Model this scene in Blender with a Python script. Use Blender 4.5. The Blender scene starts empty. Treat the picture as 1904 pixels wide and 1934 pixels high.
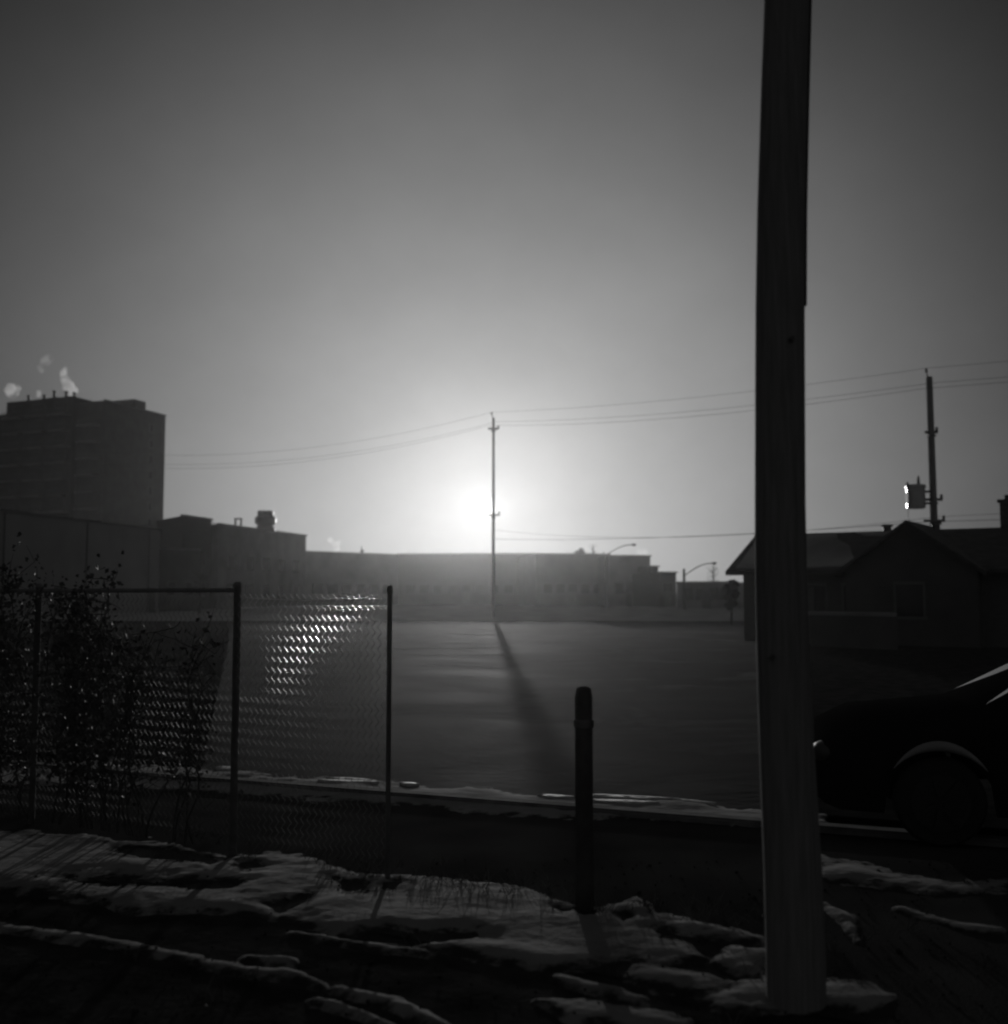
import bpy, bmesh, math, random
import numpy as np
from mathutils import Vector, Matrix, noise
R = math.radians
random.seed(7)
sc = bpy.context.scene
COL = sc.collection

# ---------------------------------------------------------------- camera
CAMZ, PITCH, F = 1.75, R(4.3), 2040.0          # F: focal length in units of a 1904 px wide frame
cam_d = bpy.data.cameras.new('camera'); cam = bpy.data.objects.new('camera', cam_d); COL.objects.link(cam)
cam.location = (0, 0, CAMZ); cam.rotation_euler = (R(90) + PITCH, 0, 0)
cam_d.sensor_fit = 'HORIZONTAL'; cam_d.sensor_width = 56; cam_d.lens = 56 * F / 1904
cam_d.clip_start = 0.1; cam_d.clip_end = 3000
cam_d.dof.use_dof = True; cam_d.dof.focus_distance = 9.5; cam_d.dof.aperture_fstop = 2.3
sc.camera = cam

# ---------------------------------------------------------------- sun and sky
SUN_EL, SUN_AZ = 4.5, -1.1                      # degrees; azimuth from +Y towards +X
SUN = Vector((math.sin(R(SUN_AZ)) * math.cos(R(SUN_EL)), math.cos(R(SUN_AZ)) * math.cos(R(SUN_EL)), math.sin(R(SUN_EL))))
sd = bpy.data.lights.new('sun', 'SUN'); sd.energy = 2.0; sd.angle = R(0.5); sd.color = (1, 0.99, 0.98)
so = bpy.data.objects.new('sun', sd); COL.objects.link(so)
so.rotation_euler = (-SUN).to_track_quat('-Z', 'Y').to_euler(); so.location = (0, 0, 60)

SKY_STRENGTH = 0.05
w = bpy.data.worlds.new('World'); sc.world = w; w.use_nodes = True
nt = w.node_tree; N = nt.nodes; L = nt.links; N.clear()
def wn(t, **k):
    n = N.new(t)
    for a, b in k.items(): setattr(n, a, b)
    return n
def wmath(op, a, b=None):
    n = wn('ShaderNodeMath', operation=op)
    for i, v in enumerate((a, b)):
        if v is None: continue
        if isinstance(v, (int, float)): n.inputs[i].default_value = v
        else: L.new(v, n.inputs[i])
    return n.outputs[0]
sky = wn('ShaderNodeTexSky', sky_type='NISHITA', sun_disc=False)
sky.sun_elevation = R(SUN_EL); sky.sun_rotation = R(SUN_AZ); sky.altitude = 100; sky.air_density = 1; sky.dust_density = 1.4; sky.ozone_density = 1
bw = wn('ShaderNodeRGBToBW'); L.new(sky.outputs[0], bw.inputs[0])
tc = wn('ShaderNodeTexCoord')
dt = wn('ShaderNodeVectorMath', operation='DOT_PRODUCT'); L.new(tc.outputs['Generated'], dt.inputs[0]); dt.inputs[1].default_value = SUN
ang = wmath('ARCCOSINE', wmath('MINIMUM', dt.outputs['Value'], 0.9999999))     # angle to the sun, radians
def lobe(amp, width, power=1.0):
    x = wmath('DIVIDE', ang, R(width))
    if power != 1.0: x = wmath('POWER', x, power)
    return wmath('MULTIPLY', wmath('EXPONENT', wmath('MULTIPLY', x, -1.0)), amp)
# thin high winter cloud veil: it dims the blue dome away from the sun and forms the aureole round it
veil = wmath('ADD', lobe(0.16, 27, 2.2), 0.02)
cl = wn('ShaderNodeTexNoise'); cl.inputs['Scale'].default_value = 4.5; cl.inputs['Detail'].default_value = 6; cl.inputs['Roughness'].default_value = 0.6
mp = wn('ShaderNodeMapping'); mp.inputs['Scale'].default_value = (1.0, 1.0, 1.3); mp.inputs['Rotation'].default_value = (0.0, 0.5, 0.0)
L.new(tc.outputs['Generated'], mp.inputs[0]); L.new(mp.outputs[0], cl.inputs['Vector'])
cloud = wmath('ADD', wmath('MULTIPLY', cl.outputs['Fac'], 0.4), 0.8)
base = wmath('MULTIPLY', wmath('MULTIPLY', bw.outputs[0], veil), cloud)
VS = 1.0 / SKY_STRENGTH
tot = wmath('ADD', wmath('ADD', base, lobe(3.0 * VS, 0.48, 3.0)), lobe(0.5 * VS, 0.8, 1.1))       # the sun's own disc seen through the veil
tot = wmath('ADD', tot, wmath('MULTIPLY', lobe(0.47 * VS, 23.0, 2.4), cloud))
back = wn('ShaderNodeMapRange', interpolation_type='SMOOTHSTEP'); back.inputs['From Min'].default_value = R(50); back.inputs['From Max'].default_value = R(110); back.inputs['To Max'].default_value = 0.07 * VS
L.new(ang, back.inputs[0]); tot = wmath('ADD', tot, back.outputs[0])      # added fill glow in the unseen sky behind the camera
bg = wn('ShaderNodeBackground'); bg.inputs['Strength'].default_value = SKY_STRENGTH; L.new(tot, bg.inputs['Color'])
out = wn('ShaderNodeOutputWorld'); L.new(bg.outputs[0], out.inputs['Surface'])

vs = sc.view_settings; vs.view_transform = 'Standard'; vs.look = 'None'; vs.exposure = -0.8; vs.gamma = 1.0; vs.use_curve_mapping = False
sc.cycles.use_denoising = True; sc.cycles.denoiser = 'OPENIMAGEDENOISE'; sc.cycles.use_adaptive_sampling = False
sc.cycles.max_bounces = 6; sc.cycles.diffuse_bounces = 3; sc.cycles.glossy_bounces = 2; sc.cycles.volume_bounces = 1
sc.cycles.sample_clamp_indirect = 3.0
sc.cycles.filter_width = 2.2

# ---------------------------------------------------------------- helpers
def ray(px, py):
    c = Vector(((px - 952) / F, 1.0, -(py - 967) / F))
    return Vector((c.x, c.y * math.cos(PITCH) - c.z * math.sin(PITCH), c.y * math.sin(PITCH) + c.z * math.cos(PITCH)))
def at(px, py, Y):                               # point of the place at forward distance Y measured off the photograph
    d = ray(px, py); return Vector((d.x / d.y * Y, Y, CAMZ + d.z / d.y * Y))
def ground(px, py):
    d = ray(px, py); t = -CAMZ / d.z; return Vector((d.x * t, d.y * t, 0))

MATS = {}
def mat(name, v, rough=0.8, metal=0.0, nscale=3.0, namp=0.25, bump=0.0, bscale=20.0, spec=0.5, stretch=None):
    if name in MATS: return MATS[name]
    m = bpy.data.materials.new(name); m.use_nodes = True
    t = m.node_tree; n = t.nodes; l = t.links; b = n['Principled BSDF']
    b.inputs['Roughness'].default_value = rough; b.inputs['Metallic'].default_value = metal
    b.inputs['Specular IOR Level'].default_value = spec
    co = n.new('ShaderNodeTexCoord'); src = co.outputs['Object']
    if stretch:
        mp = n.new('ShaderNodeMapping'); mp.inputs['Scale'].default_value = stretch; l.new(src, mp.inputs[0]); src = mp.outputs[0]
    nz = n.new('ShaderNodeTexNoise'); nz.inputs['Scale'].default_value = nscale; nz.inputs['Detail'].default_value = 6; l.new(src, nz.inputs['Vector'])
    rp = n.new('ShaderNodeValToRGB'); e = rp.color_ramp.elements
    lo, hi = v * (1 - namp), v * (1 + namp)
    e[0].position = 0.3; e[1].position = 0.7; e[0].color = (lo, lo, lo, 1); e[1].color = (hi, hi, hi, 1)
    l.new(nz.outputs['Fac'], rp.inputs[0]); l.new(rp.outputs[0], b.inputs['Base Color'])
    if bump:
        n2 = n.new('ShaderNodeTexNoise'); n2.inputs['Scale'].default_value = bscale; n2.inputs['Detail'].default_value = 5; l.new(src, n2.inputs['Vector'])
        bp = n.new('ShaderNodeBump'); bp.inputs['Strength'].default_value = bump; bp.inputs['Distance'].default_value = 0.02
        l.new(n2.outputs['Fac'], bp.inputs['Height']); l.new(bp.outputs[0], b.inputs['Normal'])
    MATS[name] = m; return m
def brick_mat(name, v, scale):
    if name in MATS: return MATS[name]
    m = mat(name, v, 0.85); t = m.node_tree; n = t.nodes; l = t.links; b = n['Principled BSDF']
    br = n.new('ShaderNodeTexBrick'); br.inputs['Scale'].default_value = scale
    br.inputs['Color1'].default_value = (v, v, v, 1); br.inputs['Color2'].default_value = (v * .75,) * 3 + (1,); br.inputs['Mortar'].default_value = (v * 1.4,) * 3 + (1,)
    co = n.new('ShaderNodeTexCoord'); mp = n.new('ShaderNodeMapping'); mp.inputs['Rotation'].default_value = (R(90), 0, 0)
    l.new(co.outputs['Object'], mp.inputs[0]); l.new(mp.outputs[0], br.inputs['Vector']); l.new(br.outputs[0], b.inputs['Base Color'])
    return m

asphalt = mat('asphalt', 0.045, 0.95, nscale=1.2, namp=0.35, bump=0.5, bscale=60, spec=0.0)
lotm = mat('icy_asphalt', 0.035, 0.6, nscale=0.6, namp=0.35, bump=0.4, bscale=7, spec=0.0022)
def _lot(m):                                              # trampled snow remnants and refrozen wheel ruts on the asphalt
    t = m.node_tree; n = t.nodes; l = t.links; b = n['Principled BSDF']; old = b.inputs['Base Color'].links[0].from_socket
    co = n.new('ShaderNodeTexCoord'); mp = n.new('ShaderNodeMapping'); mp.inputs['Rotation'].default_value = (0, 0, .35); mp.inputs['Scale'].default_value = (.35, .4, 1); l.new(co.outputs['Object'], mp.inputs[0])
    nz = n.new('ShaderNodeTexNoise'); nz.inputs['Scale'].default_value = 1.0; nz.inputs['Detail'].default_value = 8; nz.inputs['Roughness'].default_value = .62; nz.inputs['Distortion'].default_value = .8; l.new(mp.outputs[0], nz.inputs['Vector'])
    rp = n.new('ShaderNodeMapRange'); rp.interpolation_type = 'SMOOTHSTEP'; rp.inputs['From Min'].default_value = .52; rp.inputs['From Max'].default_value = .66; l.new(nz.outputs['Fac'], rp.inputs[0])
    mx = n.new('ShaderNodeMix'); mx.data_type = 'RGBA'; l.new(rp.outputs[0], mx.inputs['Factor']); l.new(old, mx.inputs['A']); mx.inputs['B'].default_value = (.08, .08, .08, 1); l.new(mx.outputs['Result'], b.inputs['Base Color'])
    rr = n.new('ShaderNodeMapRange'); rr.inputs['From Min'].default_value = .3; rr.inputs['From Max'].default_value = .7; rr.inputs['To Min'].default_value = .78; rr.inputs['To Max'].default_value = .95; l.new(nz.outputs['Fac'], rr.inputs[0]); l.new(rr.outputs[0], b.inputs['Roughness'])
_lot(lotm)
soil = mat('frozen_soil', 0.035, 1.0, nscale=4, namp=0.5, bump=0.5, bscale=25, spec=0.0)
highlightm = mat('pale_highlight', 0.28, 0.95, nscale=2.5, namp=0.25, bump=0.3, bscale=18, spec=0.05)  # pale tone for the painted highlight on the car's wheel arch
snowfar = mat('trodden_snow', 0.35, 0.9, nscale=0.4, namp=0.4, bump=0.3, bscale=5, spec=0.05)
icem = mat('wet_ice', 0.35, 0.55, nscale=12, namp=0.3, bump=0.5, bscale=26, spec=1.0, stretch=(1, 5, 1))
concrete = mat('concrete', 0.28, 0.85, nscale=0.5, namp=0.2)
palewall = mat('pale_render', 0.35, 0.85, nscale=0.25, namp=0.12)
darkwall = mat('dark_brick_wall', 0.09, 0.9, nscale=0.6, namp=0.2)
brick = brick_mat('brown_brick', 0.075, 1.6)
greywall = mat('grey_cladding', 0.22, 0.8, nscale=0.5, namp=0.2)
glass = mat('window_glass', 0.04, 0.12, nscale=1, namp=0.2, spec=0.6)
rooffelt = mat('roof_felt', 0.09, 0.9, nscale=1, namp=0.3)
shingle = mat('roof_shingle', 0.07, 0.9, nscale=2.5, namp=0.3, bump=0.5, bscale=10, stretch=(1, 1, 4))
wood = mat('weathered_wood', 0.23, 0.95, nscale=9, namp=0.2, bump=0.5, bscale=14, stretch=(6, 6, 0.35), spec=0.1)
galv = mat('galvanised_steel', 0.55, 0.28, metal=1.0, nscale=8, namp=0.15)
postm = mat('painted_steel', 0.05, 0.9, nscale=6, namp=0.3, spec=0.1)
railm = mat('weathered_galvanised', 0.2, 0.8, nscale=8, namp=0.2, spec=0.2)
steel = mat('dark_steel', 0.12, 0.45, metal=0.7, nscale=4, namp=0.2)
tankm = mat('transformer_paint', 0.45, 0.22, metal=0.6, nscale=3, namp=0.1)
porcelain = mat('porcelain', 0.12, 0.3, nscale=4, namp=0.1)
cablem = mat('cable', 0.03, 0.7, nscale=3, namp=0.1)
leafm = mat('dry_leaf', 0.07, 0.7, nscale=6, namp=0.5)
needle = mat('evergreen_needles', 0.04, 0.8, nscale=3, namp=0.4)
bark = mat('bark', 0.06, 0.9, nscale=12, namp=0.4)
carpaint = mat('dark_car_paint', 0.012, 0.6, nscale=2, namp=0.1, spec=0.0)
rubber = mat('rubber', 0.012, 0.8, nscale=8, namp=0.2)
alloy = mat('wheel_alloy', 0.05, 0.5, metal=0.7, nscale=6, namp=0.1)
lensm = mat('lamp_lens', 0.06, 0.5, nscale=6, namp=0.1, spec=0.15)
frame_m = mat('window_frame_paint', 0.14, 0.6, nscale=4, namp=0.1)

def link(name, bm, m, parent=None, smooth=False):
    me = bpy.data.meshes.new(name); bm.normal_update(); bm.to_mesh(me); bm.free()
    if smooth:
        for p in me.polygons: p.use_smooth = True
    me.materials.append(m); o = bpy.data.objects.new(name, me); COL.objects.link(o)
    if parent: o.parent = parent
    return o
def thing(name, label, cat, loc=(0, 0, 0), rz=0.0, group=None):
    o = bpy.data.objects.new(name, None); COL.objects.link(o); o.location = loc; o.rotation_euler = (0, 0, rz)
    o.empty_display_size = 0.3; o['label'] = label; o['category'] = cat
    if group: o['group'] = group
    return o
def tag(o, label, cat, group=None):
    o['label'] = label; o['category'] = cat
    if group: o['group'] = group
    return o
def struct(o): o['kind'] = 'structure'; return o
def clone(o, parent=None):
    c = o.copy(); COL.objects.link(c); c.parent = parent
    for ch in list(o.children): clone(ch, c)
    return c
def box(bm, c, s, rz=0.0, rx=0.0):
    mt = Matrix.Translation(c) @ Matrix.Rotation(rz, 4, 'Z') @ Matrix.Rotation(rx, 4, 'X') @ Matrix.Diagonal((s[0], s[1], s[2], 1))
    return bmesh.ops.create_cube(bm, size=1.0, matrix=mt)['verts']
def tube(bm, pts, radii, seg=8, cap=True):
    pts = [Vector(p) for p in pts]; n = len(pts)
    if isinstance(radii, (int, float)): radii = [radii] * n
    rings = []; prev = None
    for i, p in enumerate(pts):
        t = (pts[min(i + 1, n - 1)] - pts[max(i - 1, 0)]).normalized()
        if prev is None:
            a = Vector((0, 0, 1)) if abs(t.z) < 0.9 else Vector((1, 0, 0)); u = t.cross(a).normalized()
        else: u = (prev - t * prev.dot(t)).normalized()
        prev = u; v = t.cross(u)
        rings.append([bm.verts.new(p + (u * math.cos(2 * math.pi * k / seg) + v * math.sin(2 * math.pi * k / seg)) * radii[i]) for k in range(seg)])
    for a, b in zip(rings, rings[1:]):
        for k in range(seg): bm.faces.new((a[k], a[(k + 1) % seg], b[(k + 1) % seg], b[k]))
    if cap: bm.faces.new(rings[0][::-1]); bm.faces.new(rings[-1])
def lathe(bm, prof, c=(0, 0, 0), seg=24):
    c = Vector(c); rings = []
    for r, z in prof: rings.append([bm.verts.new(c + Vector((r * math.cos(2 * math.pi * k / seg), r * math.sin(2 * math.pi * k / seg), z))) for k in range(seg)])
    for a, b in zip(rings, rings[1:]):
        for k in range(seg): bm.faces.new((a[k], a[(k + 1) % seg], b[(k + 1) % seg], b[k]))
    bm.faces.new(rings[0][::-1]); bm.faces.new(rings[-1])
def prism(bm, poly, z0, z1):
    a = [bm.verts.new((p[0], p[1], z0)) for p in poly]; b = [bm.verts.new((p[0], p[1], z1)) for p in poly]; n = len(poly)
    for k in range(n): bm.faces.new((a[k], a[(k + 1) % n], b[(k + 1) % n], b[k]))
    bm.faces.new(a[::-1]); bm.faces.new(b)

# ---------------------------------------------------------------- the ground
def cover_mat(name, v, soilv):
    m = mat(name, v, 0.95, nscale=2.5, namp=0.25, bump=0.3, bscale=18, spec=0.03); t = m.node_tree; n = t.nodes; l = t.links; b = n['Principled BSDF']
    old = b.inputs['Base Color'].links[0].from_socket; at_ = n.new('ShaderNodeAttribute'); at_.attribute_name = 'cover'
    co = n.new('ShaderNodeTexCoord'); nz = n.new('ShaderNodeTexNoise'); nz.inputs['Scale'].default_value = 6; nz.inputs['Detail'].default_value = 7; nz.inputs['Roughness'].default_value = .65; l.new(co.outputs['Object'], nz.inputs['Vector'])
    a = n.new('ShaderNodeMath'); a.operation = 'MULTIPLY_ADD'; l.new(nz.outputs['Fac'], a.inputs[0]); a.inputs[1].default_value = 3.0; a.inputs[2].default_value = -1.2
    a2 = n.new('ShaderNodeMath'); a2.operation = 'ADD'; l.new(a.outputs[0], a2.inputs[0]); l.new(at_.outputs['Fac'], a2.inputs[1])
    mr = n.new('ShaderNodeMapRange'); mr.interpolation_type = 'SMOOTHSTEP'; mr.inputs['From Min'].default_value = .12; mr.inputs['From Max'].default_value = .75; l.new(a2.outputs[0], mr.inputs[0])
    mx = n.new('ShaderNodeMix'); mx.data_type = 'RGBA'; l.new(mr.outputs[0], mx.inputs['Factor']); mx.inputs['A'].default_value = (soilv,) * 3 + (1,); l.new(old, mx.inputs['B']); l.new(mx.outputs['Result'], b.inputs['Base Color'])
    return m
def sheet(name, poly, z, m):
    bm = bmesh.new(); bm.faces.new([bm.verts.new((x, y, z)) for x, y in poly]); bm.normal_update()
    if bm.faces[:][0].normal.z < 0: bmesh.ops.reverse_faces(bm, faces=bm.faces[:])
    return struct(link(name, bm, m))
sheet('ground', [(-1500, -300), (1500, -300), (1500, 2200), (-1500, 2200)], -0.06, soil)
KA, KB = ground(300, 1436), ground(1350, 1512)           # the far kerb line
kd = (KB - KA).normalized(); kn = Vector((-kd.y, kd.x, 0))
def kp(s, o): return KA + kd * s + kn * o
FA = Vector((-1.87, 7.6, 0)); FB = Vector((0.46, 6.3, 0)); fd = (FB - FA).normalized(); fn = Vector((-fd.y, fd.x, 0))
def quad(a, b, c, d): return [(v.x, v.y) for v in (a, b, c, d)]
sheet('road', quad(kp(-40, -0.75), kp(40, -0.75), FA + fd * 40 - fn * 0.9, FA - fd * 40 - fn * 0.9), -0.052, asphalt)
bm = bmesh.new(); c = kp(0, -0.62); box(bm, (c.x, c.y, -0.06), (80, 0.16, 0.12), math.atan2(kd.y, kd.x)); 
bmesh.ops.bevel(bm, geom=bm.edges[:], offset=0.02, segments=2, affect='EDGES'); struct(link('kerb', bm, mat('stained_kerb', .12, .95, nscale=5, namp=.4, spec=.05)))
sheet('parking_lot', [(kp(.95, -.55).x, kp(.95, -.55).y), (kp(6.6, -.55).x, kp(6.6, -.55).y), (17.6, 70), (-17.5, 70)], -0.048, lotm)  # outline shaped to keep the sun's ground glow within the middle wedge
sheet('snowfield', [(-170, 70), (170, 70), (260, 185), (-260, 185)], -0.040, snowfar)

def px_of(X, Y):                                          # where a ground point falls in the photograph (for measuring)
    d = np.stack([X, Y * math.cos(PITCH) - CAMZ * math.sin(PITCH), -Y * math.sin(PITCH) - CAMZ * math.cos(PITCH)])
    return 952 + F * d[0] / d[1], 967 - F * d[2] / d[1]
def poly_sdf(PX, PY, poly):
    d = np.full(PX.shape, 1e9); ins = np.zeros(PX.shape, bool); n = len(poly)
    for i in range(n):
        x0, y0 = poly[i]; x1, y1 = poly[(i + 1) % n]; ex, ey = x1 - x0, y1 - y0
        t = np.clip(((PX - x0) * ex + (PY - y0) * ey) / (ex * ex + ey * ey + 1e-9), 0, 1)
        d = np.minimum(d, np.hypot((PX - x0 - t * ex), 2.2 * (PY - y0 - t * ey)))
        cnd = ((y0 > PY) != (y1 > PY)) & (PX < (x1 - x0) * (PY - y0) / (y1 - y0 + 1e-12) + x0); ins ^= cnd
    return np.where(ins, d, -d)
def line_sdf(PX, PY, pts, width):
    d = np.full(PX.shape, 1e9)
    for (x0, y0), (x1, y1) in zip(pts, pts[1:]):
        ex, ey = x1 - x0, y1 - y0
        t = np.clip(((PX - x0) * ex + (PY - y0) * ey) / (ex * ex + ey * ey), 0, 1)
        d = np.minimum(d, np.hypot((PX - x0 - t * ex), 2.2 * (PY - y0 - t * ey)))
    return width - d
def fnoise(X, Y, s, seed=0.0, octv=4):
    o = np.empty(X.size); xf = X.ravel(); yf = Y.ravel()
    for i in range(X.size): o[i] = noise.fractal(Vector((xf[i] * s + seed, yf[i] * s, seed)), 1.0, 2.0, octv)
    return o.reshape(X.shape)
BANK = [[(-200, 1552), (0, 1560), (150, 1566), (220, 1578), (330, 1585), (430, 1606), (520, 1600), (600, 1610), (660, 1636), (760, 1640), (800, 1640), (900, 1650), (990, 1662), (1030, 1676), (1060, 1688), (1110, 1696), (1160, 1694), (1200, 1682), (1218, 1690), (1228, 1712), (1300, 1722), (1380, 1738), (1450, 1756), (1450, 1768),
         (1330, 1748), (1230, 1735), (1250, 1752), (1300, 1765), (1330, 1790), (1250, 1800), (1180, 1790), (1110, 1802), (1040, 1806), (960, 1798), (860, 1772), (760, 1768), (640, 1745), (560, 1722), (470, 1712), (380, 1700), (250, 1700), (180, 1682), (60, 1665), (-200, 1652)],
        [(1540, 1600), (1600, 1610), (1640, 1618), (1720, 1640), (1800, 1650), (1900, 1650), (1900, 1668), (1760, 1672), (1660, 1660), (1600, 1650), (1550, 1640)],
        [(1340, 1862), (1400, 1832), (1470, 1820), (1560, 1828), (1640, 1838), (1690, 1862), (1640, 1890), (1540, 1880), (1440, 1886), (1370, 1880)],
        [(1200, 1800), (1270, 1812), (1340, 1822), (1400, 1840), (1340, 1856), (1250, 1840), (1190, 1822)],
        [(1020, 1866), (1100, 1868), (1200, 1882), (1290, 1905), (1280, 1930), (1180, 1915), (1080, 1900)],
        [(1380, 1770), (1450, 1775), (1452, 1830), (1400, 1825), (1340, 1800)]]
HOLES = [[(205, 1582), (300, 1586), (390, 1598), (425, 1610), (400, 1622), (300, 1612), (220, 1600)], [(612, 1636), (660, 1646), (705, 1652), (690, 1664), (650, 1668)],
         [(715, 1648), (760, 1640), (775, 1652), (750, 1668), (715, 1664)], [(1045, 1696), (1075, 1692), (1090, 1704), (1060, 1712)], [(1155, 1712), (1180, 1706), (1198, 1716), (1175, 1732)],
         [(80, 1640), (200, 1638), (300, 1646), (380, 1640), (470, 1652), (440, 1666), (300, 1664), (160, 1656)], [(440, 1612), (480, 1610), (500, 1622), (460, 1628)],
         [(500, 1690), (560, 1676), (600, 1672), (560, 1700), (520, 1712)], [(620, 1752), (720, 1735), (800, 1742), (900, 1738), (920, 1752), (840, 1762), (720, 1770)], [(1095, 1700), (1135, 1704), (1128, 1716), (1090, 1714)]]
LINES = [([(-80, 1722), (60, 1740), (180, 1756), (290, 1776), (370, 1790)], 11), ([(395, 1800), (470, 1812), (560, 1822), (600, 1836)], 13), ([(640, 1846), (740, 1868), (790, 1892), (850, 1925), (900, 1950)], 13),
         ([(470, 1790), (540, 1796)], 8), ([(560, 1745), (700, 1768), (800, 1778)], 8), ([(1060, 1828), (1150, 1850), (1200, 1868)], 12), ([(600, 1868), (680, 1892), (760, 1925)], 9),
         ([(1700, 1700), (1800, 1730), (1880, 1740)], 9), ([(1555, 1690), (1600, 1720), (1620, 1760)], 10)]
def snow_grid(name, x0, x1, y0, y1, step, polys, holes, lines, hmax, zbase, seed, m, soft=26.0):
    nx, ny = int((x1 - x0) / step), int((y1 - y0) / step)
    X, Y = np.meshgrid(np.linspace(x0, x1, nx), np.linspace(y0, y1, ny))
    PX, PY = px_of(X, Y); n1 = fnoise(X, Y, 2.2, seed, 4); n2 = fnoise(X, Y, 9.0, seed + 5, 3); n0 = fnoise(X, Y, 0.8, seed + 9, 2)
    m_ = np.full(X.shape, -1e3)
    for p in polys: m_ = np.maximum(m_, poly_sdf(PX, PY, p))
    for p in holes: m_ = np.minimum(m_, -poly_sdf(PX, PY, p))
    for p, wd in lines: m_ = np.maximum(m_, np.minimum(1.5 * line_sdf(PX, PY, p, wd * 1.15), 11))
    m_ = m_ + n1 * 15 + n2 * 9 + fnoise(X, Y, 30.0, seed + 2, 2) * 5
    t = np.clip(m_ / soft, -11.3, 1.0); t = np.where(t > 0, t ** 0.8, t)
    Z = zbase + np.where(t > 0, t * (hmax * (0.65 + 0.5 * n0)), t * 0.03) + np.clip(t * 2, 0, 1) * (n1 * 0.010 + n2 * 0.0025)
    me = bpy.data.meshes.new(name); v = np.stack([X.ravel(), Y.ravel(), Z.ravel()], 1)
    i = np.arange(nx * ny).reshape(ny, nx); q = np.stack([i[:-1, :-1], i[:-1, 1:], i[1:, 1:], i[1:, :-1]], -1).reshape(-1, 4)
    zz = v[:, 2][q].max(1); q = q[zz > zbase - 0.02]
    me.from_pydata(v.tolist(), [], q.tolist()); me.update(); at_ = me.attributes.new('cover', 'FLOAT', 'POINT'); at_.data.foreach_set('value', np.clip(t, 0, 1).ravel().astype(np.float32))
    for p in me.polygons: p.use_smooth = True
    bm = bmesh.new(); bm.from_mesh(me); bmesh.ops.delete(bm, geom=[x for x in bm.verts if not x.link_faces], context='VERTS'); bm.to_mesh(me); bm.free()
    me.materials.append(m); o = bpy.data.objects.new(name, me); COL.objects.link(o); return struct(o)
snow_grid('snow', -4.4, 4.6, 3.6, 9.2, 0.026, BANK, HOLES, LINES, 0.022, -0.046, 3.1, cover_mat('snow_cover', 0.21, 0.03), soft=40.0)
# far pavement strip: a low ridge of packed snow with icy crests catching the sun
STRIP = [[(-200, 1428), (0, 1430), (200, 1436), (410, 1445), (700, 1468), (900, 1482), (1100, 1499), (1350, 1511), (1450, 1518), (1560, 1524), (1560, 1560), (1450, 1548), (1300, 1538), (1100, 1532), (900, 1522), (760, 1508), (600, 1498), (400, 1484), (150, 1476), (-200, 1470)]]
snow_grid('packed_snow', -7.5, 4.6, 7.6, 13.5, 0.045, STRIP, [[(430, 1462), (560, 1470), (500, 1476)], [(1000, 1512), (1090, 1516), (1060, 1524)]], [], 0.02, -0.042, 8.4, cover_mat('packed_snow', 0.25, 0.03), soft=14.0)

def ice_streak(x0, y0, x1, y1, wpx, seed):
    """thin crest of refrozen slush on the ridge, its near side sloping gently to the road"""
    a, b = ground(x0, y0), ground(x1, y1); d = (b - a); ln = d.length; d.normalize(); nrm = Vector((-d.y, d.x, 0))
    dep = wpx * (a.y ** 2) / (CAMZ * F); bm = bmesh.new(); n = max(6, int(ln / 0.04)); rows = []
    for i in range(n + 1):
        s = i / n; tap = max(0.05, math.sin(math.pi * min(1, max(0, s))) ** 0.4); c = a + d * ln * s
        wv = 0.25 * noise.noise(Vector((s * ln * 3, seed, 0)))
        row = []
        for j in range(7):
            u = j / 6; off = (u - 0.5) * dep * tap * (1 + wv); z = -0.016 + (-0.052 * (0.5 - u) * 2 * dep * 0.5) + 0.004 * noise.noise(Vector((s * ln * 14, u * 6, seed)))
            if j in (0, 6): z -= 0.05
            row.append(bm.verts.new(c + nrm * off + Vector((0, 0, z - 0.006))))
        rows.append(row)
    for r0, r1 in zip(rows, rows[1:]):
        for j in range(6): bm.faces.new((r0[j], r1[j], r1[j + 1], r0[j + 1]))
    o = link('ice', bm, icem, smooth=True); return struct(o)
for i, a in enumerate([(408, 1444, 448, 1447, 5), (600, 1468, 716, 1472, 4), (615, 1463, 700, 1468, 3), (755, 1473, 792, 1476, 3), (1015, 1496, 1085, 1500, 5), (1108, 1496, 1270, 1503, 6), (1112, 1505, 1245, 1510, 5), (1260, 1502, 1352, 1511, 3), (205, 1429, 235, 1430, 3)]):
    ice_streak(*a, seed=i * 3.7)

# ---------------------------------------------------------------- buildings
def win_row(parent, org, d, zs, n, x0, x1, ww, wh, nrm):
    """recess frame + pane for each window along a facade"""
    rz = math.atan2(d[1], d[0])
    for z in zs:
        for k in range(n):
            s = x0 + (x1 - x0) * (k + 0.5) / n; c = Vector(org) + Vector((d[0], d[1], 0)) * s + Vector((nrm[0], nrm[1], 0)) * 0.03
            bm = bmesh.new()
            for sx, sz, px, pz in ((ww + .16, .1, 0, wh / 2 + .05), (ww + .24, .1, 0, -wh / 2 - .05), (.08, wh, -ww / 2 - .04, 0), (.08, wh, ww / 2 + .04, 0)):
                v = box(bm, (px, 0, pz), (sx, .12, sz))
            for v in bm.verts: v.co = Matrix.Translation(c + Vector((0, 0, z))) @ Matrix.Rotation(rz, 4, 'Z') @ v.co
            f = link('window', bm, frame_m, parent)
            bm = bmesh.new(); box(bm, c + Vector((0, 0, z)), (ww, .05, wh), rz); link('pane', bm, glass, f)
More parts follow.
